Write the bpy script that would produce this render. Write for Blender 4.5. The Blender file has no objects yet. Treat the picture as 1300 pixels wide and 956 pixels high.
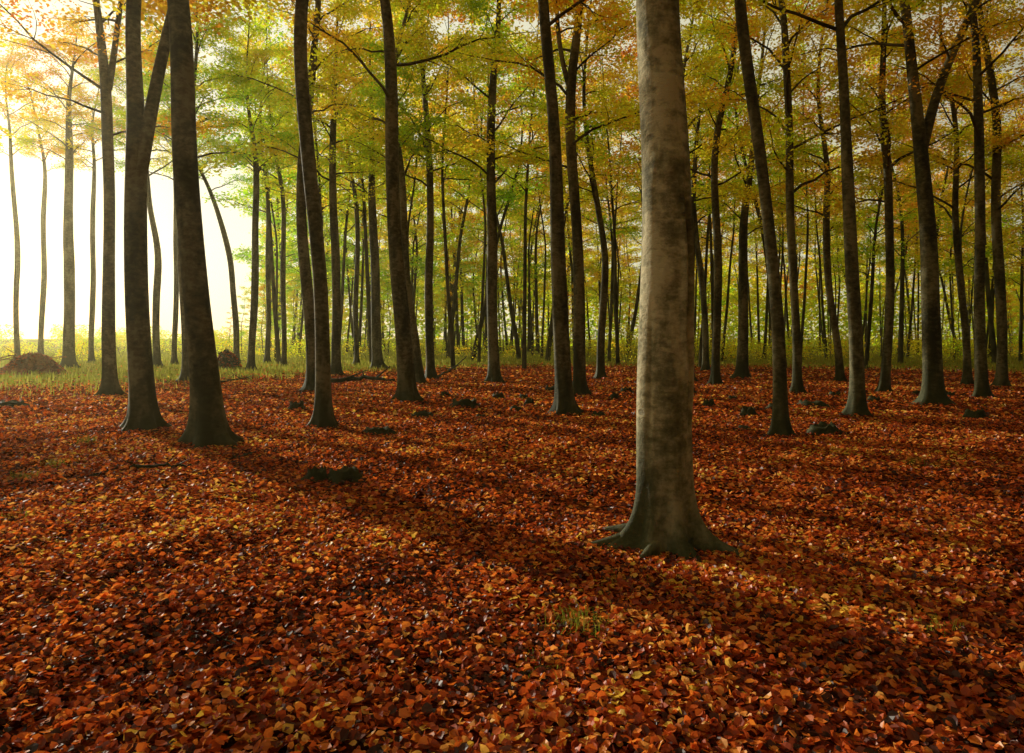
import bpy, math, numpy as np
from mathutils import Vector
rng = np.random.default_rng(11)
F=866.7; HZ=430.0; CH=1.5
SUN_AZ=-43.5; SUN_EL=14.0
SAZ=math.radians(SUN_AZ)
sc=bpy.context.scene
def sunward(x,y): return x*math.sin(SAZ)+y*math.cos(SAZ)

# ---------------------------------------------------------------- helpers
def gh(x,y):
    x=np.asarray(x,float); y=np.asarray(y,float)
    a=0.035*np.sin(x*0.9+1.3)*np.sin(y*0.7+0.4)+0.02*np.sin(x*2.1+y*1.3)+0.012*np.sin(x*4.3-y*3.1+2)
    f=np.clip(np.hypot(x,y)/60,0,1)
    return a*(1-f*0.7)
def nrm(v): return v/np.maximum(np.linalg.norm(v,axis=-1,keepdims=True),1e-9)
def clump(C,s=1.0,ph=0.0):
    x,y,z=C[:,0]*s,C[:,1]*s,C[:,2]*s
    return (np.sin(x*1.1+1.7*np.sin(y*.7+ph)+z*.9)+np.sin(y*1.3+1.3*np.sin(z*1.1+x*.5+ph)-z*.4)+.6*np.sin(2.9*x-2.3*y+2.6*z+ph))/2.6

class MB:
    def __init__(s): s.v=[];s.f=[];s.a=[];s.n=0
    def add(s,v,f,mat=0,smooth=True,a=None):
        v=np.asarray(v,float).reshape(-1,3); f=np.asarray(f,int)
        s.v.append(v); s.f.append((f+s.n,mat,smooth)); s.n+=len(v)
        s.a.append(np.zeros(len(v)) if a is None else np.asarray(a,float))
    def mesh(s,name,mats):
        me=bpy.data.meshes.new(name)
        V=np.concatenate(s.v)
        lt=np.concatenate([np.full(len(f),f.shape[1]) for f,_,_ in s.f])
        lv=np.concatenate([f.ravel() for f,_,_ in s.f])
        mi=np.concatenate([np.full(len(f),m) for f,m,_ in s.f])
        sm=np.concatenate([np.full(len(f),q) for f,_,q in s.f])
        ls=np.concatenate([[0],np.cumsum(lt)[:-1]])
        me.vertices.add(len(V)); me.vertices.foreach_set("co",V.astype(np.float32).ravel())
        me.loops.add(len(lv)); me.loops.foreach_set("vertex_index",lv.astype(np.int32))
        me.polygons.add(len(lt)); me.polygons.foreach_set("loop_start",ls.astype(np.int32))
        try: me.polygons.foreach_set("loop_total",lt.astype(np.int32))
        except Exception: pass
        me.polygons.foreach_set("material_index",mi.astype(np.int32))
        me.polygons.foreach_set("use_smooth",sm.astype(bool))
        for m in mats: me.materials.append(m)
        me.update(calc_edges=True)
        at=me.attributes.new('tone','FLOAT','POINT'); at.data.foreach_set('value',np.concatenate(s.a).astype(np.float32))
        return me
    def obj(s,name,mats):
        o=bpy.data.objects.new(name,s.mesh(name,mats)); sc.collection.objects.link(o); return o

def tube(mb,pts,rad,k=6,mat=0,rf=None):
    pts=np.asarray(pts,float); rad=np.asarray(rad,float); n=len(pts)
    t=nrm(np.gradient(pts,axis=0))
    m=nrm((pts[-1]-pts[0])[None])[0]
    ref=np.array([0,1.,0]) if abs(m[1])<0.8 else np.array([1.,0,0])
    u=nrm(np.cross(np.broadcast_to(ref,t.shape),t)); v=np.cross(t,u)
    th=np.linspace(0,2*np.pi,k,endpoint=False)
    R=np.repeat(rad[:,None],k,1)
    if rf is not None: R=rf(np.broadcast_to(th,(n,k)),pts[:,2][:,None]*np.ones((1,k)),R)
    V=pts[:,None]+R[...,None]*(np.cos(th)[None,:,None]*u[:,None]+np.sin(th)[None,:,None]*v[:,None])
    i=np.arange(n-1)[:,None]*k; j=np.arange(k)[None]; j2=(j+1)%k
    f=np.stack([i+j,i+j2,i+k+j2,i+k+j],-1).reshape(-1,4)
    mb.add(V.reshape(-1,3),f,mat)

def leaves(mb,C,size,mat,tilt=0.6,rg=rng,var=.5):
    n=len(C)
    az=rg.uniform(0,2*np.pi,n)
    N=nrm(np.stack([rg.normal(0,tilt,n),rg.normal(0,tilt,n),np.ones(n)],-1))
    A=np.stack([np.cos(az),np.sin(az),rg.normal(0,0.3,n)],-1)
    A=nrm(A-N*np.sum(A*N,-1,keepdims=True)); B=np.cross(N,A)
    l=(size*rg.uniform(0.7,1.25,n))[:,None]; w=l*0.62
    V=np.stack([C-A*l*.5, C-A*l*.05+B*w*.5+N*l*.08, C+A*l*.5, C-A*l*.05-B*w*.5+N*l*.08],1)
    f=np.arange(4*n).reshape(n,4)
    tone=clump(C,.9)*.28*var*2+rg.uniform(-.15,.15,n)+np.clip(C[:,2]-9,-5,8)*.018
    mb.add(V.reshape(-1,3),f,mat,False,np.repeat(tone,4))

def resample(P,step):
    P=np.asarray(P,float)
    s=np.concatenate([[0],np.cumsum(np.linalg.norm(np.diff(P[:,:3],axis=0),axis=1))])
    n=max(4,int(s[-1]/step)); q=np.linspace(0,s[-1],n)
    R=np.stack([np.interp(q,s,P[:,i]) for i in range(P.shape[1])],-1)
    w=max(1,int(0.8/step))
    for _ in range(2):
        K=np.pad(R,((w,w),(0,0)),mode='reflect',reflect_type='odd')
        c=np.cumsum(np.vstack([np.zeros(P.shape[1]),K]),0)
        R=(c[2*w+1:]-c[:-2*w-1])/(2*w+1)
    return R

# ---------------------------------------------------------------- materials
def mat(name):
    m=bpy.data.materials.new(name); m.use_nodes=True; nt=m.node_tree; nt.nodes.clear()
    return m,nt
def N(nt,t,**k):
    n=nt.nodes.new(t)
    for a,b in k.items():
        if a in n.inputs.keys(): n.inputs[a].default_value=b
        else: setattr(n,a,b)
    return n
def ramp(nt,stops,interp='LINEAR'):
    r=nt.nodes.new('ShaderNodeValToRGB'); cr=r.color_ramp; cr.interpolation=interp
    while len(cr.elements)<len(stops): cr.elements.new(0.5)
    for e,(p,c) in zip(cr.elements,stops): e.position=p; e.color=(*c,1)
    return r
def math_(nt,op,a,b=None,c=None,clamp=False):
    n=nt.nodes.new('ShaderNodeMath'); n.operation=op; n.use_clamp=clamp
    for i,x in enumerate((a,b,c)):
        if x is None: continue
        if isinstance(x,(int,float)): n.inputs[i].default_value=x
        else: nt.links.new(x,n.inputs[i])
    return n.outputs[0]
def mixc(nt,fac,a,b,mode='MIX'):
    n=nt.nodes.new('ShaderNodeMix'); n.data_type='RGBA'; n.blend_type=mode
    for s,x in ((0,fac),(6,a),(7,b)):
        if isinstance(x,(int,float)): n.inputs[s].default_value=x
        elif isinstance(x,tuple): n.inputs[s].default_value=(*x,1)
        else: nt.links.new(x,n.inputs[s])
    return n.outputs[2]

def foliage_mat(name,stops,trans=0.55):
    m,nt=mat(name); L=nt.links.new
    oi=N(nt,'ShaderNodeObjectInfo'); at=N(nt,'ShaderNodeAttribute',attribute_name='tone')
    sep=N(nt,'ShaderNodeSeparateColor'); L(oi.outputs['Color'],sep.inputs[0])
    f=math_(nt,'ADD',at.outputs['Fac'],sep.outputs[0],clamp=True)
    r=ramp(nt,stops); L(f,r.inputs[0])
    d=N(nt,'ShaderNodeBsdfDiffuse')
    dc=mixc(nt,1.0,r.outputs[0],(0.7,0.65,0.6),'MULTIPLY'); L(dc,d.inputs[0])
    t=N(nt,'ShaderNodeBsdfTranslucent'); L(r.outputs[0],t.inputs[0])
    mx=N(nt,'ShaderNodeMixShader'); mx.inputs[0].default_value=trans
    L(d.outputs[0],mx.inputs[1]); L(t.outputs[0],mx.inputs[2])
    o=N(nt,'ShaderNodeOutputMaterial'); L(mx.outputs[0],o.inputs[0]); return m
M_leaf=foliage_mat('beech_foliage',[(0.0,(0.34,0.66,0.02)),(0.25,(0.72,0.84,0.03)),(0.5,(0.98,0.80,0.04)),(0.72,(0.98,0.56,0.04)),(0.88,(0.94,0.35,0.03)),(1.0,(0.76,0.20,0.02))],0.74)
M_grass=foliage_mat('grass_blades',[(0.0,(0.14,0.22,0.02)),(0.4,(0.34,0.38,0.04)),(0.8,(0.56,0.50,0.09)),(1.0,(0.58,0.44,0.12))],0.45)

def litter_mat():
    m,nt=mat('fallen_leaf_litter'); L=nt.links.new
    at=N(nt,'ShaderNodeAttribute',attribute_name='tone')
    r=ramp(nt,[(0.0,(0.035,0.009,0.004)),(0.2,(0.15,0.024,0.008)),(0.42,(0.44,0.062,0.011)),(0.62,(0.72,0.14,0.018)),(0.78,(0.88,0.26,0.03)),(0.9,(0.92,0.44,0.10)),(0.96,(0.94,0.58,0.08)),(1.0,(0.80,0.52,0.06))])
    L(at.outputs['Fac'],r.inputs[0])
    d=N(nt,'ShaderNodeBsdfDiffuse'); L(r.outputs[0],d.inputs[0])
    g=N(nt,'ShaderNodeBsdfAnisotropic',Roughness=0.42); g.inputs['Color'].default_value=(1,1,1,1)
    m0=N(nt,'ShaderNodeMixShader'); m0.inputs[0].default_value=0.045; L(d.outputs[0],m0.inputs[1]); L(g.outputs[0],m0.inputs[2])
    t=N(nt,'ShaderNodeBsdfTranslucent'); L(r.outputs[0],t.inputs[0])
    mx=N(nt,'ShaderNodeMixShader'); mx.inputs[0].default_value=0.46
    L(m0.outputs[0],mx.inputs[1]); L(t.outputs[0],mx.inputs[2])
    o=N(nt,'ShaderNodeOutputMaterial'); L(mx.outputs[0],o.inputs[0]); return m
M_litter=litter_mat()

def bark_mat(name,c0,c1,c2,bump=0.5,det=4.0,moss=(0.035,0.04,0.012),mh=1.2):
    m,nt=mat(name); L=nt.links.new
    geo=N(nt,'ShaderNodeNewGeometry')
    mp=N(nt,'ShaderNodeMapping'); mp.inputs['Scale'].default_value=(1,1,0.35); L(geo.outputs['Position'],mp.inputs[0])
    n1=N(nt,'ShaderNodeTexNoise',Scale=2.6,Detail=det,Roughness=0.6); L(mp.outputs[0],n1.inputs['Vector'])
    mp2=N(nt,'ShaderNodeMapping'); mp2.inputs['Scale'].default_value=(1,1,1.6); L(geo.outputs['Position'],mp2.inputs[0])
    n2=N(nt,'ShaderNodeTexNoise',Scale=9.0,Detail=det,Roughness=0.7); L(mp2.outputs[0],n2.inputs['Vector'])
    r=ramp(nt,[(0.41,c0),(0.5,c1),(0.59,c2)]); L(math_(nt,'MULTIPLY_ADD',n2.outputs[0],0.4,math_(nt,'MULTIPLY',n1.outputs[0],0.6)),r.inputs[0])
    vor=N(nt,'ShaderNodeTexVoronoi',Scale=3.5); L(mp2.outputs[0],vor.inputs['Vector'])
    sc_=ramp(nt,[(0.0,(0,0,0)),(0.09,(0.25,)*3),(0.14,(1,1,1))]); L(vor.outputs['Distance'],sc_.inputs[0])
    col=mixc(nt,0.55,r.outputs[0],sc_.outputs[0],'MULTIPLY')
    sp=N(nt,'ShaderNodeSeparateXYZ'); L(geo.outputs['Position'],sp.inputs[0])
    low=math_(nt,'SUBTRACT',mh,math_(nt,'MULTIPLY_ADD',sp.outputs[2],1.1,math_(nt,'MULTIPLY_ADD',n1.outputs[0],2.2,-1.1)),clamp=True)
    col=mixc(nt,math_(nt,'MULTIPLY',low,0.88),col,moss)
    d=N(nt,'ShaderNodeBsdfPrincipled',Roughness=0.8); L(col,d.inputs['Base Color']); d.inputs['Specular IOR Level'].default_value=0.2
    h=math_(nt,'ADD',n2.outputs[0],math_(nt,'MULTIPLY',sc_.outputs[0],0.35))
    b=N(nt,'ShaderNodeBump',Strength=bump,Distance=0.02); L(h,b.inputs['Height']); L(b.outputs[0],d.inputs['Normal'])
    o=N(nt,'ShaderNodeOutputMaterial'); L(d.outputs[0],o.inputs[0]); return m
M_bark=bark_mat('beech_bark',(0.030,0.030,0.012),(0.085,0.078,0.034),(0.18,0.165,0.085),0.6,3.0)
M_barkmain=bark_mat('beech_bark_pale',(0.06,0.056,0.025),(0.20,0.18,0.09),(0.50,0.44,0.27),0.9,6.0)
M_moss=bark_mat('mossy_wood',(0.02,0.02,0.010),(0.045,0.042,0.018),(0.09,0.075,0.04),0.9)
M_dirt=bark_mat('root_plate_soil',(0.06,0.02,0.010),(0.20,0.07,0.025),(0.34,0.14,0.05),0.9,4.0,(0.10,0.03,0.012),.4)
def far_bark():
    m,nt=mat('beech_bark_branch'); L=nt.links.new
    geo=N(nt,'ShaderNodeNewGeometry'); n1=N(nt,'ShaderNodeTexNoise',Scale=1.5,Detail=1.0); L(geo.outputs['Position'],n1.inputs['Vector'])
    r=ramp(nt,[(0.35,(0.038,0.034,0.015)),(0.65,(0.11,0.098,0.05))]); L(n1.outputs[0],r.inputs[0])
    d=N(nt,'ShaderNodeBsdfDiffuse'); L(r.outputs[0],d.inputs[0]); o=N(nt,'ShaderNodeOutputMaterial'); L(d.outputs[0],o.inputs[0]); return m
M_far=far_bark()

def ground_mat():
    m,nt=mat('forest_floor'); L=nt.links.new
    geo=N(nt,'ShaderNodeNewGeometry')
    P=geo.outputs['Position']
    v1=N(nt,'ShaderNodeTexVoronoi',Scale=20.0); L(P,v1.inputs['Vector'])
    s1=N(nt,'ShaderNodeSeparateColor'); L(v1.outputs['Color'],s1.inputs[0])
    no=N(nt,'ShaderNodeTexNoise',Scale=0.9,Detail=3.0); L(P,no.inputs['Vector'])
    f=math_(nt,'ADD',s1.outputs[0],math_(nt,'MULTIPLY_ADD',no.outputs[0],0.5,-0.3),clamp=True)
    r=ramp(nt,[(0.0,(0.03,0.009,0.004)),(0.3,(0.14,0.03,0.009)),(0.55,(0.40,0.07,0.013)),(0.8,(0.66,0.16,0.022)),(1.0,(0.8,0.30,0.06))]); L(f,r.inputs[0])
    edge=ramp(nt,[(0.0,(1,1,1)),(0.6,(0.3,0.3,0.3))]); L(v1.outputs['Distance'],edge.inputs[0])
    lit=mixc(nt,0.6,r.outputs[0],edge.outputs[0],'MULTIPLY')
    g1=N(nt,'ShaderNodeTexNoise',Scale=3.0,Detail=4.0,Roughness=0.7); L(P,g1.inputs['Vector'])
    gr=ramp(nt,[(0.3,(0.10,0.13,0.015)),(0.5,(0.28,0.28,0.03)),(0.7,(0.50,0.42,0.07))]); L(g1.outputs[0],gr.inputs[0])
    at=N(nt,'ShaderNodeAttribute',attribute_name='grass')
    n4=N(nt,'ShaderNodeTexNoise',Scale=0.6,Detail=4.0,Roughness=0.65); L(P,n4.inputs['Vector'])
    mk=math_(nt,'ADD',at.outputs['Fac'],math_(nt,'MULTIPLY_ADD',n4.outputs[0],1.6,-0.8))
    mr=ramp(nt,[(0.35,(0,0,0)),(0.65,(1,1,1))]); L(mk,mr.inputs[0])
    col=mixc(nt,mr.outputs[0],lit,gr.outputs[0])
    d=N(nt,'ShaderNodeBsdfDiffuse'); L(col,d.inputs[0])
    hh=math_(nt,'ADD',math_(nt,'MULTIPLY',s1.outputs[1],1.0),math_(nt,'MULTIPLY',v1.outputs['Distance'],-1.2))
    b=N(nt,'ShaderNodeBump',Strength=1.0,Distance=0.06); L(hh,b.inputs['Height']); L(b.outputs[0],d.inputs['Normal'])
    o=N(nt,'ShaderNodeOutputMaterial'); L(d.outputs[0],o.inputs[0]); return m
M_ground=ground_mat()

# ---------------------------------------------------------------- ground
def grass_mask(x,y):
    bd=np.interp(x/np.maximum(y,1),[-0.9,-0.5,-0.25,0.0,0.3,0.8],[17,21,29,36,36,29])
    return np.clip((y-bd)/9.0+0.25,0,1)
n=281
s=np.linspace(-1,1,n); c=4*np.sinh(s*np.arcsinh(2500/4.0))
X,Y=np.meshgrid(c,c+6,indexing='xy')
Z=gh(X,Y)
mb=MB(); i=np.arange(n-1)[:,None]*n; j=np.arange(n-1)[None]
mb.add(np.stack([X,Y,Z],-1).reshape(-1,3),np.stack([i+j,i+j+1,i+n+j+1,i+n+j],-1).reshape(-1,4))
g=mb.obj('forest_floor',[M_ground])
at=g.data.attributes.new('grass','FLOAT','POINT'); at.data.foreach_set('value',grass_mask(X,Y).ravel().astype(np.float32))

# ---------------------------------------------------------------- leaf litter
def litter():
    mb=MB()
    def zone(y0,y1,dens,size,full):
        area=(y1-y0)*2*(0.85*(y0+y1)/2+1.5)
        n=int(area*dens*1.3)
        y=rng.uniform(y0,y1,n); x=rng.uniform(-1,1,n)*(0.85*y1+1.5); k=np.abs(x)<0.85*y+1.5
        x=x[k];y=y[k]
        cl=np.sin(x*3.1+np.sin(y*2.3)*2)*np.sin(y*2.7+np.sin(x*1.9)*2)
        k=rng.uniform(0,1,len(x))<0.78+0.3*cl
        k&=rng.uniform(0,1,len(x))>grass_mask(x,y)*0.9
        x=x[k];y=y[k]; n=len(x)
        C=np.stack([x,y,gh(x,y)+rng.uniform(0.004,0.035,n)],-1)
        az=rng.uniform(0,2*np.pi,n)
        sg=np.where(rng.uniform(0,1,n)<.33,.9,.36)
        Nn=nrm(np.stack([rng.normal(0,1,n)*sg,rng.normal(0,1,n)*sg,np.ones(n)],-1))
        A=np.stack([np.cos(az),np.sin(az),np.zeros(n)],-1); A=nrm(A-Nn*np.sum(A*Nn,-1,keepdims=True)); B=np.cross(Nn,A)
        l=(size*rng.uniform(0.5,1.4,n))[:,None]; fold=rng.uniform(-0.1,0.6,n)[:,None]; curl=rng.uniform(-0.35,0.6,n)[:,None]
        wf=rng.uniform(0.30,0.54,n)[:,None]
        tone=np.clip(rng.uniform(0,1,n)+.16*clump(C,1.2)+.10*clump(C,4.,2.)-.03,0,1)
        def pt(a,b):
            return C+A*l*a+B*l*b*wf*2+Nn*l*(np.abs(b)*2*fold*0.5+curl*a*a*1.6)
        if full:
            V=np.stack([pt(-.5,0),pt(-.2,.42),pt(.15,.40),pt(.5,0),pt(.15,-.40),pt(-.2,-.42),pt(-.2,0),pt(.15,0)],1)
            q=np.array([[1,2,7,6],[6,7,4,5]]); t=np.array([[0,1,6],[0,6,5],[2,3,7],[7,3,4]])
            b=np.arange(n)[:,None,None]*8
            off=mb.n; mb.add(V.reshape(-1,3),(b+q).reshape(-1,4),0,False,np.repeat(tone,8))
            mb.f.append(((b+t).reshape(-1,3)+off,0,False))
        else:
            V=np.stack([pt(-.5,0),pt(0,.42),pt(.5,0),pt(0,-.42)],1)
            mb.add(V.reshape(-1,3),np.arange(4*n).reshape(n,4),0,False,np.repeat(tone,4))
    zone(1.6,6,2900,0.041,True); zone(6,13,760,0.054,False); zone(13,24,180,0.08,False); zone(24,45,45,0.12,False)
    mb.obj('fallen_leaves',[M_litter])
litter()

# ---------------------------------------------------------------- trees
def extend(P,H,rg,wob=0.12):
    P=[tuple(p) for p in P]
    a=np.array(P[-2][:3]);b=np.array(P[-1][:3]); d=nrm((b-a)[None])[0]; r=P[-1][3]; z0=b[2]
    p=b.copy()
    while p[2]<H:
        d=nrm((d+np.array([rg.normal(0,wob),rg.normal(0,wob),0.25]))[None])[0]
        p=p+d*1.3; t=(p[2]-z0)/max(H-z0,0.1)
        P.append((*p,max(0.02,r*(1-0.9*min(t,1)))))
    return P

def crown(mb,T,H,zb,nprim,spread,leaf,lps,rg,sec=5,k=5,bmat=2,lmat=1,rad=0.45,lowsparse=1.0):
    S=[]
    az0=rg.uniform(0,6.28)
    for i in range(nprim):
        rel=(i+rg.uniform(0,1))/nprim; z=zb+(H*0.98-zb)*rel
        idx=min(len(T)-1,np.searchsorted(T[:,2],z)); o=T[idx,:3]; rt=T[idx,3]
        az=az0+i*2.4+rg.normal(0,.4)
        L=spread*(1-0.55*rel)*rg.uniform(0.6,1.2); el=math.radians(28+35*rel+rg.normal(0,9))
        ns=8; pts=[o.copy()]; p=o.copy()
        for q in range(ns):
            e=el*(1-0.75*q/ns)+rg.normal(0,.12); az+=rg.normal(0,.14)
            p=p+np.array([math.cos(az)*math.cos(e),math.sin(az)*math.cos(e),math.sin(e)])*L/ns; pts.append(p.copy())
        pts=np.array(pts); r0=min(rt*0.5,0.009*L+0.010)
        tube(mb,pts,np.linspace(r0,0.006,ns+1),k,bmat)
        S.append(pts[4:])
        for q in range(sec):
            f=rg.uniform(0.25,0.95); ii=int(f*ns); b=pts[ii]
            a2=az+rg.choice([-1,1])*rg.uniform(.5,1.1); l2=L*rg.uniform(.25,.5)*(1.15-.5*f)
            e2=rg.normal(0.15,.2); m=5; w=[b.copy()]; pp=b.copy()
            for u in range(m):
                a2+=rg.normal(0,.18); e2+=rg.normal(-0.03,.1)
                pp=pp+np.array([math.cos(a2)*math.cos(e2),math.sin(a2)*math.cos(e2),math.sin(e2)])*l2/m; w.append(pp.copy())
            w=np.array(w); tube(mb,w,np.linspace(max(r0*0.45*(1-f*.5),.006),.004,m+1),3,bmat)
            S.append(w[2:])
    S=np.concatenate(S)
    keep=rg.uniform(0,1,len(S))<0.85*lowsparse; S=S[keep]
    n=len(S); C=np.repeat(S,lps,0)
    rr=rad*np.sqrt(rg.uniform(0,1,len(C))); th=rg.uniform(0,6.28,len(C))
    tiltx=np.repeat(rg.normal(0,.18,n),lps); tilty=np.repeat(rg.normal(0,.18,n),lps)
    dx=rr*np.cos(th);dy=rr*np.sin(th)
    C=C+np.stack([dx,dy,dx*tiltx+dy*tilty+rg.normal(0,.05+rad*.08,len(C))-0.03],-1)
    leaves(mb,C,leaf,lmat,0.62,rg)

def flare_rf(seed,amt=0.55,h=0.3,lob=5):
    ph=seed*1.7
    def rf(th,z,R):
        e=np.exp(-np.maximum(z,0)/h)
        lb=0.5+0.5*np.cos(lob*th+ph+0.6*np.sin(2*th+ph))
        wav=1+0.035*np.sin(2*th+z*1.1+ph)+0.02*np.sin(3*th-z*2.3)
        return R*wav*(1+amt*e*(0.35+0.9*lb)+0.75*lb*np.exp(-np.maximum(z,0)/.1))
    return rf

MATS=[M_bark,M_leaf,M_far]
def px(x,y,w,d): return ((x-650)/F*d, d, CH-(y-HZ)/F*d, w*0.5/F*d)
cnt=[0]
def tree(bx,by,pts,H=19,zb=6,nprim=20,spread=3.6,leaf=0.085,lps=32,hue=0.45,limbs=(),k=14,rad=0.45,lean_y=0,d=None,sp=1.0):
    cnt[0]+=1; rg=np.random.default_rng(100+cnt[0])
    d=d or 1300.0/(by-HZ)
    X0=(bx-650)/F*d; z0=float(gh(X0,d))
    S=sunward(X0,d)
    if d>18: zb-=1.0; leaf=.11
    if d<15: leaf=.12; nprim+=4; spread+=.5; rad=.55; sp=1; lps=34
    if S>14: zb=max(zb,(S-1)*.17+3.3); H=max(H,zb+7)
    P=[px(x,y,w*.88,d) for x,y,w in pts]
    P=[(X0,d,z0-0.15,P[0][3]*1.05),(X0*0.6+P[0][0]*0.4,d,z0+0.25,P[0][3]*1.02)]+[p for p in P if p[2]>z0+0.45]
    ly=rg.normal(0,.02); P=[(p[0],p[1]+ly*max(p[2],0),p[2],p[3]) for p in P]
    mb=MB()
    T=resample(extend(P,H,rg),0.3 if k<20 else 0.15)
    wz=T[:,2]; T[:,0]+=0.04*np.sin(wz*0.9+cnt[0]); T[:,1]+=0.03*np.sin(wz*0.7+2*cnt[0])
    rf=flare_rf(cnt[0])
    zf=np.concatenate([np.arange(-.12,.9,.06)+z0,T[:,2][T[:,2]>z0+.95]])
    T2=np.stack([np.interp(zf,T[:,2],T[:,q]) for q in range(4)],-1); T2[:,2]=zf
    tube(mb,T2[:,:3],T2[:,3],max(k,16),0,lambda th,z,R:rf(th,z-z0,R))
    crown(mb,T,H,zb,nprim,spread,leaf,lps,rg,rad=rad,lowsparse=sp)
    for lm in limbs:
        Q=[px(x,y,w*.9,d) for x,y,w in lm]
        Q=[(q[0],q[1]+ly*q[2]+0.05*i_,q[2],q[3]) for i_,q in enumerate(Q)]
        Tl=resample(extend(Q,H-1.5,rg),0.3); tube(mb,Tl[:,:3],Tl[:,3],10,0)
        crown(mb,Tl,H-1.5,max(Tl[0,2]+1.5,zb),max(4,nprim//2),spread*.8,leaf,lps,rg,rad=rad,lowsparse=sp)
    o=mb.obj('beech_tree',MATS); o.color=(hue,0,0,1); return o

tree(262,562,[(262,520,43),(255,460,39),(250,400,36),(245,250,33),(238,100,30),(232,0,29)],H=20,zb=7.5,nprim=20,hue=.62,k=28,sp=.8)
tree(180,547,[(181,500,34),(176,400,30),(173,300,29),(172,195,29),(163,100,21),(157,0,20)],H=20,zb=7,nprim=18,hue=.6,k=24,sp=.8,limbs=[[(176,215,20),(188,130,17),(203,40,15),(212,0,14)]])
tree(140,502,[(139,460,18),(136,350,16),(133,220,15),(132,100,14),(120,20,10)],H=17,zb=6.5,hue=.65,limbs=[[(133,110,9),(140,50,8),(142,0,7)]],sp=.7)
tree(88,467,[(88,430,15),(86,300,13),(85,190,10)],H=17,zb=7,hue=.5,sp=.7)
tree(415,541,[(414,500,22),(410,420,21),(403,340,20),(391,220,19),(384,100,19),(382,0,19)],H=20,zb=8,hue=.5,k=20,sp=.8)
tree(397,497,[(396,450,17),(388,380,16),(382,280,15),(383,200,13),(395,60,10)],H=18,zb=6.5,hue=.42,sp=.8)
tree(515,509,[(513,460,24),(508,400,22),(503,300,20),(497,180,19),(492,60,16),(490,0,15)],H=19,zb=6.5,hue=.42,k=18)
tree(532,487,[(528,440,12),(518,370,12),(508,260,11)],H=17,zb=6.5,hue=.25)
tree(628,484,[(627,440,16),(625,350,15),(622,250,14),(625,150,12),(627,60,9)],H=18,zb=6,hue=.3)
tree(720,525,[(719,490,25),(715,420,23),(708,330,21),(703,240,19),(702,130,17),(692,0,15)],H=20,zb=7.5,hue=.5,k=20)
tree(738,502,[(737,460,17),(733,360,16),(729,240,15),(724,120,14),(735,0,11)],H=18,zb=6.5,hue=.45,limbs=[[(728,130,8),(712,80,7),(706,20,6)]])
tree(992,549,[(991,515,19),(986,440,17),(976,330,17),(966,220,16),(953,110,16),(932,0,15)],H=18,zb=7.5,hue=.5,k=20)
tree(1012,500,[(1011,440,12),(1009,330,11),(1006,200,11),(1002,60,10)],H=17,zb=6,hue=.55)
tree(1086,527,[(1086,480,20),(1083,400,18),(1080,300,17),(1072,180,15),(1062,60,12),(1058,0,11)],H=18,zb=7,hue=.45,k=18)
tree(1184,514,[(1183,470,25),(1186,400,23),(1186,320,22),(1174,215,21),(1163,110,14),(1158,0,12)],H=19,zb=7,hue=.55,k=20,limbs=[[(1172,200,15),(1190,130,13),(1218,60,11),(1250,0,10)]])
tree(1248,505,[(1248,460,15),(1244,380,14),(1238,240,13),(1240,100,11)],H=18,zb=6,hue=.6)
tree(910,487,[(910,430,12),(910,330,11),(908,200,10)],H=18,zb=7,hue=.4)
tree(1272,492,[(1271,440,13),(1266,330,13),(1264,220,12)],H=18,zb=5.5,hue=.5)
tree(1122,497,[(1124,450,12),(1130,360,12),(1127,230,11),(1112,130,9)],H=16,zb=6,hue=.4)
tree(1066,485,[(1064,450,10),(1052,370,10),(1047,270,9)],H=15,zb=6,hue=.5)
tree(546,482,[(546,430,12),(545,300,11),(545,180,9)],H=17,zb=6.5,hue=.3)
tree(480,467,[(479,430,14),(476,340,13),(474,200,9)],H=17,zb=6,hue=.25)
tree(428,477,[(428,430,13),(426,330,12),(424,200,10)],H=17,zb=6,hue=.35)
tree(320,470,[(320,430,10),(325,320,10),(326,220,8)],H=16,zb=5,hue=.12)
tree(300,462,[(300,430,8),(297,330,8)],H=15,zb=5,hue=.15)
tree(236,484,[(236,440,13),(233,330,12),(230,250,10)],H=15,zb=6,hue=.18,sp=.8)
tree(199,467,[(199,430,10),(203,330,9)],H=15,zb=5,hue=.25,sp=.8)
tree(876,484,[(876,430,11),(878,300,10)],H=17,zb=7,hue=.4)
tree(764,481,[(764,430,11),(768,330,10)],H=16,zb=6,hue=.35)
tree(897,470,[(896,430,9),(888,330,8),(880,250,8)],H=16,zb=6,hue=.3)
tree(942,480,[(942,430,15),(944,330,13),(946,260,10)],H=16,zb=6,hue=.4)
tree(1228,489,[(1227,440,10),(1218,330,9),(1212,250,8)],H=16,zb=5.5,hue=.5)
for u,v,h in [(22,462,.5),(52,458,.45),(116,461,.4),(222,463,.2),(340,461,.2),(360,465,.25),(452,463,.3)]:
    tree(u,v,[(u,430,7),(u+2,330,7),(u+1,250,6)],H=16,zb=6.5,nprim=16,hue=h,sp=.75,k=8)
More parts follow.
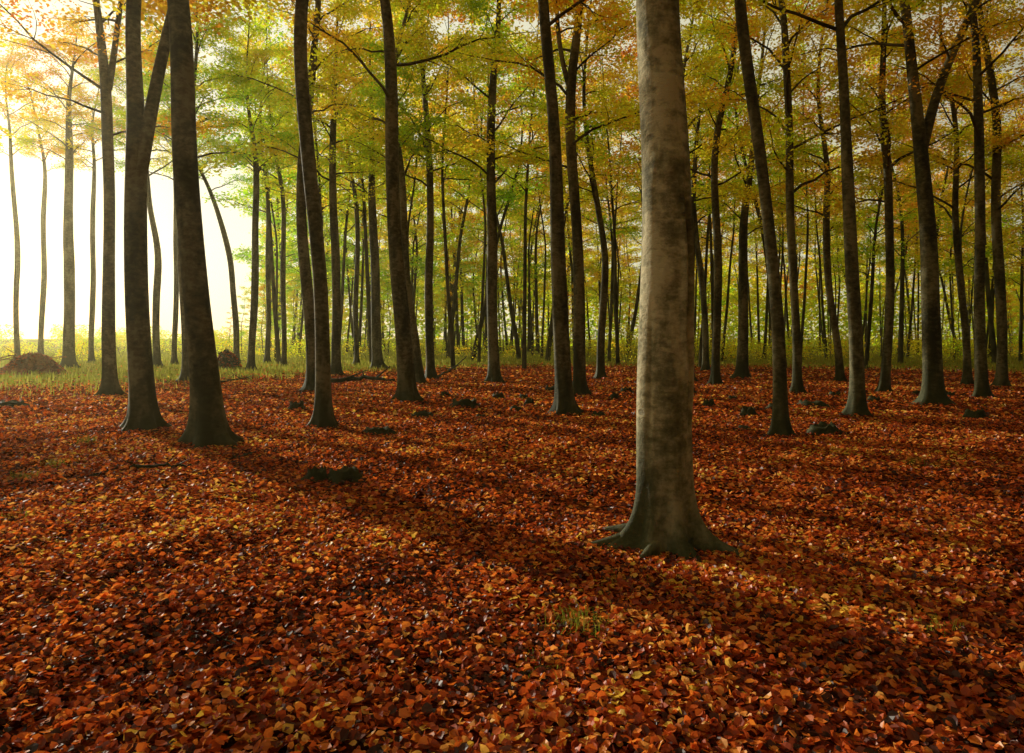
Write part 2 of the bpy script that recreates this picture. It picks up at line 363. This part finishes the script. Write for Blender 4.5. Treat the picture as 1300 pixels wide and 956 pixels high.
# unseen trees added outside the frame (left, right, behind) to shade the floor
def free_mesh(v,H,zb):
    rg=np.random.default_rng(500+v)
    P=[(0,0,-.2,.22),(.03,0,.8,.21),(rg.normal(0,.15),rg.normal(0,.15),4,.19),(rg.normal(0,.3),rg.normal(0,.3),8,.14)]
    mb=MB(); T=resample(extend(P,H,rg),.35); rf=flare_rf(v); tube(mb,T[:,:3],T[:,3],16,0,rf)
    crown(mb,T,H,zb,24,4.2,.15,26,rg,rad=.6)
    return mb.mesh('beech_mesh',MATS)
FM=[free_mesh(1,19,7),free_mesh(2,18,5.0),free_mesh(3,18,6.5)]
for q,(x,y,h,v) in enumerate([(-8.5,6.0,.6,0),(7.5,5.2,.5,1),(14,13,.55,2),(-4,-3.5,.5,0),(4.5,-4,.55,1),(12,1,.5,2),(18.5,19,.55,0),(0,-10,.5,1),(9,-7,.5,2),(-9,-1,.5,0),(-8,-9,.5,1),(15,-5,.5,2),(19,6,.5,0),(-3,-16,.5,1),(6,-15,.5,2),(24,14,.5,0),(-6.5,2.6,.5,0),
      (-17.6,16.2,.5,1),(-23.6,22.8,.55,1),(-23.6,17.6,.5,2),(-15.3,9.6,.6,1),(-20,12.5,.5,1),(-28,25,.5,1),(-27,20,.5,2)]):  # this sunward row is added out of view to darken the foreground
    o=bpy.data.objects.new('beech_tree',FM[v]); sc.collection.objects.link(o); o.location=(x,y,float(gh(x,y))); o.rotation_euler=(0,0,q*1.3); o.color=(h,0,0,1)

# main foreground beech
def main_tree():
    d=5.0; rg=np.random.default_rng(3)
    P=[px(848,725,72,d),px(846,660,72,d),px(840,600,69,d),px(838,520,67,d),px(842,450,64,d),px(849,370,61,d),px(850,260,61,d),px(844,150,63,d),px(836,60,57,d),px(829,0,52,d)]
    P=extend(P,20,rg,.06); P[10]=(*P[10][:3],P[9][3]*.93)
    T=resample(P,0.05)
    mb=MB()
    low=T[T[:,2]<7.5]; hi=T[T[:,2]>=7.3]
    def rf(th,z,R):
        e=np.exp(-np.maximum(z,0)/0.20)
        def lobe(c,w): dd=np.angle(np.exp(1j*(th-c))); return np.exp(-(dd/w)**2)
        A=1.2*lobe(math.radians(198),.30)+.85*lobe(math.radians(-28),.30)+.6*lobe(math.radians(-80),.28)+.6*lobe(math.radians(80),.4)+.5*lobe(math.radians(-125),.24)+.5*lobe(math.radians(140),.3)
        r=R*(1+e*(0.08+0.8*A)+1.35*A*np.exp(-np.maximum(z+.02,0)/.075))
        r*=1+0.03*np.sin(2*th+z*1.4)+0.018*np.sin(3*th-z*2.1+1)+0.012*np.sin(5*th+z*3.3)
        win=np.exp(-((z-1.75)/0.75)**4); c=-0.75+0.12*np.sin(z*2.2)+.05*np.sin(z*7)
        dd=np.angle(np.exp(1j*(th-c)))
        r-=win*(0.06*np.exp(-(dd/.08)**2)-0.026*np.exp(-((np.abs(dd)-.2)/.11)**2))
        c2=-2.45+0.1*np.sin(z*1.5); dd=np.angle(np.exp(1j*(th-c2)))
        r-=np.exp(-((z-1.2)/0.5)**4)*0.012*np.exp(-(dd/.09)**2)
        for (kt,kz,ka,ks) in [(-1.9,2.75,.03,.09),(-1.1,3.35,.02,.07),(-1.7,1.95,.018,.06),(-1.35,1.25,.016,.05),(-2.3,3.6,.02,.09)]:
            dq=np.angle(np.exp(1j*(th-kt)))*0.19
            rr=np.hypot(dq,(z-kz)*1.3)
            r+=ka*np.exp(-(rr/ks)**2)-ka*.8*np.exp(-(rr/(ks*.35))**2)
        return r
    tube(mb,low[:,:3],low[:,3],140,0,rf); tube(mb,hi[::5,:3],hi[::5,3],24,0)
    x0,y0=T[0,0],d
    for az,L,r0 in [(198,.5,.075),(-28,.4,.065),(235,.36,.05),(-80,.3,.05),(75,.5,.06),(140,.5,.05)]:
        a=math.radians(az); q=np.linspace(0,1,14)
        ax=a+0.3*np.sin(q*2.2+az)
        xs=x0+np.cumsum(np.cos(ax))*(L/14)+.22*math.cos(a); ys=y0+np.cumsum(np.sin(ax))*(L/14)+.22*math.sin(a)
        zs=gh(xs,ys)+0.075*(1-q)**1.5-0.02*q
        tube(mb,np.stack([xs,ys,zs],-1),r0*(1-.7*q),10,0)
    crown(mb,T,20,8.5,24,4.2,.13,30,rg,k=6,rad=.55)
    o=mb.obj('beech_tree',[M_barkmain,M_leaf,M_far]); o.color=(.55,0,0,1)
main_tree()

# ---------------------------------------------------------------- distant forest (instanced)
coll=bpy.data.objects.new('distant_forest',None); sc.collection.objects.link(coll)
vars_=[]
for v in range(8):
    rg=np.random.default_rng(40+v); hi=v>=4; H=rg.uniform(17,20) if hi else rg.uniform(14,19); r=rg.uniform(.07,.15)
    lean=rg.normal(0,.5,2)
    P=[(0,0,-.2,r*1.25),(0,0,.4,r*1.05),(lean[0]*.5,lean[1]*.5,3,r*.95),(lean[0],lean[1],7,r*.75)]
    mb=MB(); T=resample(extend(P,H,rg),.5); tube(mb,T[:,:3],T[:,3],8,2)
    crown(mb,T,H,rg.uniform(7.0,7.8) if hi else rg.uniform(2.8,4.5),19,3.4,.18,11 if hi else 14,rg,sec=4,k=4,rad=.62)
    vars_.append(mb.mesh('distant_beech_mesh',MATS))
rg=np.random.default_rng(77); placed=[]; tries=0
def inst(x,y,v,sx,u):
    o=bpy.data.objects.new('beech',vars_[v]); sc.collection.objects.link(o); o.parent=coll
    o.location=(x,y,float(gh(x,y))); o.rotation_euler=(0,0,rg.uniform(0,6.28)); o.scale=(sx,sx,sx)
    o.color=(float(np.clip(rg.normal(.42 if abs(u+.2)>.2 else .28,.16),.0,.85)),0,0,1)
while len(placed)<240 and tries<16000:
    tries+=1
    y=rg.uniform(33,115); x=rg.uniform(-.6,1.0)*y
    u=x/y; S=sunward(x,y)
    if S>40 and u<-.36: continue
    if any((x-a)**2+(y-b)**2<(3.0+0.014*y)**2 for a,b in placed): continue
    placed.append((x,y))
    inst(x,y,rg.integers(4)+(4 if 14<S<46 else 0),rg.uniform(.92,1.12)*(1+max(0,min(S,46)-20)*.011),u)
ns=0
while ns<120:
    y=rg.uniform(50,105); u=rg.uniform(-.42,.95); x=u*y; S=sunward(x,y)
    if 20<S<45: continue
    ns+=1; inst(x,y,rg.integers(4),rg.uniform(.25,.5),u)
# the wood continues behind and to the right, unseen; added to block horizon skylight
nb=0
while nb<110:
    x=rg.uniform(-45,55); y=rg.uniform(-50,30)
    if sunward(x,y)>-9 or math.hypot(x,y)<11 or (y>0 and abs(x)<.8*y+3): continue
    nb+=1; inst(x,y,rg.integers(4),rg.uniform(.8,1.1),0)

# ---------------------------------------------------------------- undergrowth & far hedge
def shrub_mass(name,n_c,yr,ur,hr,leaf,lpc,hue,seed,sz=(1.2,.8)):
    rg=np.random.default_rng(seed); mb=MB()
    y=rg.uniform(*yr,n_c); x=rg.uniform(*ur,n_c)*y; h=rg.uniform(*hr,n_c)
    C=np.repeat(np.stack([x,y,gh(x,y)],-1),lpc,0); hh=np.repeat(h,lpc); m=len(C)
    q=rg.uniform(0,1,m)**.7
    w=np.repeat(rg.uniform(.6,1.2,n_c)*sz[0],lpc)*(1.05-.55*q)
    a=rg.uniform(0,6.28,m); r_=w*np.sqrt(rg.uniform(.2,1,m))
    C=C+np.stack([r_*np.cos(a),r_*np.sin(a),q*hh],-1)
    leaves(mb,C,leaf,1,.9,rg)
    for i_ in range(min(n_c,160)):
        for _ in range(3):
            a=rg.uniform(0,6.28); t=np.linspace(0,1,4)[:,None]
            tube(mb,np.array([x[i_],y[i_],-.05])+t*np.array([math.cos(a)*.5,math.sin(a)*.5,h[i_]*.9]),[.015,.012,.01,.006],3,0)
    o=mb.obj(name,[M_far,M_leaf]); o.color=(hue,0,0,1)
shrub_mass('undergrowth_shrubs',200,(44,80),(-.75,.95),(.6,2.0),.13,160,.5,5)
shrub_mass('undergrowth_shrubs',120,(40,70),(.1,.95),(.8,2.4),.13,160,.5,6)
shrub_mass('hedgerow',220,(118,140),(-.36,1.1),(9,20),.75,300,.36,8,(4.5,2))
shrub_mass('hedgerow',60,(120,135),(-1.1,-.2),(2,4.5),.36,260,.4,9,(3.5,2))

# ---------------------------------------------------------------- grass
def blades(mb,C,h,rg,w=.006,spread=.5):
    n=len(C); az=rg.uniform(0,6.28,n); D=np.stack([np.cos(az),np.sin(az),np.zeros(n)],-1); S=np.stack([-np.sin(az),np.cos(az),np.zeros(n)],-1)
    hh=(h*rg.uniform(.5,1.2,n))[:,None]; b=rg.uniform(.1,1,n)[:,None]*spread; up=np.array([0,0,1.])
    w=w*np.ones((n,1))
    V=np.stack([C-S*w,C+S*w,C+D*hh*b*.35+up*hh*.6+S*w*.8,C+D*hh*b*.35+up*hh*.6-S*w*.8,C+D*hh*b+up*hh*(1-.35*b)],1)
    o=np.arange(n)[:,None,None]*5; off=mb.n
    mb.add(V.reshape(-1,3),(o+np.array([[0,1,2,3]])).reshape(-1,4),0,False,np.repeat(rg.uniform(-.25,.35,n),5))
    mb.f.append(((o+np.array([[3,2,4]])).reshape(-1,3)+off,0,False))
rg=np.random.default_rng(21); mb=MB()
n=130000; y=rg.uniform(14,75,n); x=rg.uniform(-.95,.95,n)*y
cl=.5+.5*np.sin(x*.9+np.sin(y*.6)*2)*np.sin(y*1.1+np.sin(x*.5))
k=rg.uniform(0,1,n)<grass_mask(x,y)*(.35+.65*cl); x=x[k];y=y[k]
C=np.stack([x,y,gh(x,y)],-1); blades(mb,C,.24,rg,.013,.6)
o=mb.obj('grass',[M_grass]); o.color=(.5,0,0,1)
def tuft(x,y,n,h,sp=.08,hue=.2):
    mb=MB(); C=np.stack([x+rg.normal(0,sp,n),y+rg.normal(0,sp,n),np.full(n,float(gh(x,y)))],-1); blades(mb,C,h,rg,.0016,1.6)
    o=mb.obj('grass_tuft',[M_grass]); o.color=(hue,0,0,1)
for u,v,nn,h in [(738,795,120,.13),(1190,808,50,.10),(690,850,40,.08),(30,607,90,.14),(110,565,90,.16),(1165,592,60,.12),(15,660,50,.1),(790,745,35,.09),(70,590,70,.14)]:
    d=1300/(v-HZ); tuft((u-650)/F*d,d,nn,h)

# ---------------------------------------------------------------- stumps, logs, piles
def stump(x,y,r,h,seed):
    rg=np.random.default_rng(seed); k=18; th=np.linspace(0,6.283,k,endpoint=False); z0=float(gh(x,y)); mb=MB()
    jag=rg.uniform(.6,1.25,k); lob=1+.28*np.cos(5*th+seed)+rg.normal(0,.06,k); sx=rg.uniform(1,1.35)
    rings=[(-.06,1.7*lob),(.15*h,1.35*lob),(.5*h,1.08*(1+rg.normal(0,.06,k))),(h*jag*.85,1.0*(1+rg.normal(0,.07,k))),(h*jag,.86+0*th),(h*.55+0*th,.6+0*th),(h*.45+0*th,.05+0*th)]
    V=[np.stack([x+sx*r*R*np.cos(th),y+r*R*np.sin(th),z0+zz+0*th],-1) for zz,R in rings]
    n=len(V); i=np.arange(n-1)[:,None]*k;j=np.arange(k)[None];j2=(j+1)%k
    mb.add(np.concatenate(V),np.stack([i+j,i+j2,i+k+j2,i+k+j],-1).reshape(-1,4),0,True)
    for _ in range(3):
        a=rg.uniform(0,6.28); q=np.linspace(0,1,6)
        tube(mb,np.stack([x+np.cos(a)*r*(.8+q*1.1),y+np.sin(a)*r*(.8+q*1.1),z0+h*.35*(1-q)**1.5-.01*q-.01],-1),r*.3*(1-.7*q),6,0)
    mb.obj('mossy_tree_stump',[M_moss])
ST=[(402,609,12,14),(436,608,18,14),(480,549,17,8),(377,521,9,9),(590,515,14,9),(537,529,11,6),(632,505,8,6),(1045,549,16,12),(950,529,10,10),(1238,531,12,11),(1030,514,15,6),(820,513,12,7),(900,516,6,8),(985,518,9,6),(665,506,6,6),(760,530,7,6),(875,498,7,7),(1165,500,6,5),(15,517,14,6),(700,497,7,6),(565,503,6,5),(1110,510,7,6),(795,497,6,6),(945,543,8,5),(610,530,6,4),(672,512,5,7),(1205,505,7,6),(1060,503,6,5),(850,505,6,6),(780,507,6,7),(930,508,5,5),(655,520,6,5)]
for i,(u,v,w,h) in enumerate(ST):
    d=1300/(v-HZ); stump((u-650)/F*d,d,w/F*d*.8,h/F*d,i+1)
def stick(name,pts,r,m=M_moss,twigs=0,seed=1):
    rg=np.random.default_rng(seed); mb=MB(); P=[]
    for u,v,dz in pts:
        d=1300/(v-HZ); x=(u-650)/F*d; P.append((x,d,float(gh(x,d))+r*.6+dz))
    P=np.array(P); t=np.linspace(0,len(P)-1,14); Q=np.stack([np.interp(t,range(len(P)),P[:,i]) for i in range(3)],-1); Q+=rg.normal(0,r*.4,Q.shape)
    tube(mb,Q,np.linspace(r,r*.45,14),7,0)
    for _ in range(twigs):
        b=Q[rg.integers(2,12)]; D=np.array([rg.normal(0,1),rg.normal(0,.6),abs(rg.normal(.3,.3))]); D/=np.linalg.norm(D); L=rg.uniform(5,16)*r; q=np.linspace(0,1,5)[:,None]
        tube(mb,b+D*L*q,np.linspace(r*.4,r*.12,5),4,0)
    mb.obj(name,[m])
stick('fallen_branch',[(165,600,.025),(205,599,.035),(243,598,.02)],.024,twigs=3,seed=2)
stick('fallen_log',[(400,486,0),(450,484,.05),(503,486,0)],.10,twigs=4,seed=3)
stick('fallen_branch',[(552,482,0),(575,477,.3),(592,474,.7)],.045,twigs=5,seed=4)
stick('fallen_branch',[(118,607,.02),(150,600,.03)],.015,seed=5)
stick('fallen_branch',[(320,575,.02),(290,585,.03)],.018,twigs=2,seed=7)
stick('fallen_branch',[(270,488,0),(320,484,.1)],.04,twigs=4,seed=8)
for a,(u,v,u2,v2) in enumerate([(75,690,110,700),(430,770,470,752),(980,690,1015,700),(560,650,585,640),(1100,760,1150,775),(260,810,300,830)]):
    stick('fallen_twig',[(u,v,.025),(u2,v2,.03)],.005,twigs=2,seed=20+a)
def pile(x,y,w,h,m,seed,nst):
    rg=np.random.default_rng(seed); mb=MB(); nr,k=10,28
    th=np.linspace(0,6.283,k,endpoint=False); V=[]
    for i in range(nr):
        q=i/(nr-1); rr=w*(1-q*.97)
        z=h*(1-(1-q)**2)
        V.append(np.stack([x+rr*np.cos(th)*(1+.12*rg.normal(0,1,k)),y+.6*rr*np.sin(th)*(1+.12*rg.normal(0,1,k)),z*(1+.15*rg.normal(0,1,k))-.05+0*th],-1))
    i=np.arange(nr-1)[:,None]*k;j=np.arange(k)[None];j2=(j+1)%k
    mb.add(np.concatenate(V),np.stack([i+j,i+j2,i+k+j2,i+k+j],-1).reshape(-1,4),0,False)
    for _ in range(nst):
        a=rg.uniform(0,6.28); q=np.linspace(0,1,5)[:,None]; b=np.array([x+rg.normal(0,w*.35),y+rg.normal(0,w*.2),rg.uniform(0,h*.9)])
        D=np.array([math.cos(a),math.sin(a)*.5,rg.normal(.15,.4)]); tube(mb,b+D*(q-.4)*w*rg.uniform(.5,1),np.linspace(.03,.01,5),4,0)
    n=500; a=rg.uniform(0,6.28,n); rr=w*np.sqrt(rg.uniform(0,1.3,n)); C=np.stack([x+rr*np.cos(a),y+.6*rr*np.sin(a),np.maximum(h*(1-(rr/w)**2),0)+.04],-1)
    k0=len(mb.a); leaves(mb,C,.12,1,.8,rg); mb.a[k0]=mb.a[k0]+.4
    mb.obj('brush_pile',[m,M_litter])
pile((42-650)/F*29,29,1.35,.85,M_dirt,1,40)
pile((288-650)/F*34,34,.75,.85,M_moss,2,50)

# ---------------------------------------------------------------- morning mist (real volume filling the wood)
m,nt=mat('thin_mist'); vs=N(nt,'ShaderNodeVolumeScatter',Density=0.0009,Anisotropy=0.8); vs.inputs['Color'].default_value=(1,.88,.52,1)
o=N(nt,'ShaderNodeOutputMaterial'); nt.links.new(vs.outputs[0],o.inputs['Volume'])
mb=MB(); x0,x1,y0,y1,z0,z1=-110,120,-60,112,-1,17
mb.add([(x0,y0,z0),(x1,y0,z0),(x1,y1,z0),(x0,y1,z0),(x0,y0,z1),(x1,y0,z1),(x1,y1,z1),(x0,y1,z1)],[[0,3,2,1],[4,5,6,7],[0,1,5,4],[1,2,6,5],[2,3,7,6],[3,0,4,7]],0,False)
mb.obj('morning_mist',[m])

# ---------------------------------------------------------------- light, world, camera
az=math.radians(SUN_AZ);el=math.radians(SUN_EL)
sd=Vector((math.sin(az)*math.cos(el),math.cos(az)*math.cos(el),math.sin(el)))
w=bpy.data.worlds.new('World'); sc.world=w; w.use_nodes=True; nt=w.node_tree; nt.nodes.clear()
sky=nt.nodes.new('ShaderNodeTexSky'); sky.sky_type='NISHITA'; sky.sun_disc=False
sky.sun_elevation=el; sky.sun_rotation=az; sky.dust_density=1.0; sky.air_density=1.0; sky.ozone_density=.6
tc=nt.nodes.new('ShaderNodeTexCoord'); no=N(nt,'ShaderNodeTexNoise',Scale=3.0,Detail=4.0); nt.links.new(tc.outputs['Generated'],no.inputs['Vector'])
dt=N(nt,'ShaderNodeVectorMath',operation='DOT_PRODUCT'); nt.links.new(tc.outputs['Generated'],dt.inputs[0]); dt.inputs[1].default_value=sd
f=math_(nt,'MULTIPLY_ADD',dt.outputs['Value'],.5,.5)          # thin hazy cloud, brighter towards the sun
f=math_(nt,'ADD',f,math_(nt,'MULTIPLY_ADD',no.outputs[0],.2,-.10),clamp=True)
hz=ramp(nt,[(0.30,(.03,.03,.027)),(0.50,(.20,.18,.11)),(0.64,(.60,.54,.33)),(0.82,(.85,.78,.48)),(0.95,(1,.94,.64))]); nt.links.new(f,hz.inputs[0])
veil=mixc(nt,1.0,hz.outputs[0],(28.0,28.0,28.0),'MULTIPLY')
skc=mixc(nt,.5,sky.outputs[0],veil)
bg=nt.nodes.new('ShaderNodeBackground'); bg.inputs[1].default_value=.06
wo=nt.nodes.new('ShaderNodeOutputWorld'); nt.links.new(skc,bg.inputs[0]); nt.links.new(bg.outputs[0],wo.inputs[0])
sl=bpy.data.lights.new('sun','SUN'); sl.energy=5; sl.angle=math.radians(.5); sl.color=(1,.92,.72)
so=bpy.data.objects.new('sun',sl); sc.collection.objects.link(so); so.location=(-30,35,20)
so.rotation_euler=sd.to_track_quat('Z','Y').to_euler()
cd=bpy.data.cameras.new('camera'); co=bpy.data.objects.new('camera',cd); sc.collection.objects.link(co)
co.location=(0,0,CH); co.rotation_euler=(math.radians(90),0,0); cd.lens=24; cd.sensor_width=36; cd.shift_y=-48/1300; cd.clip_end=5000
sc.camera=co
sc.view_settings.view_transform='Standard'; sc.view_settings.look='None'; sc.view_settings.exposure=0
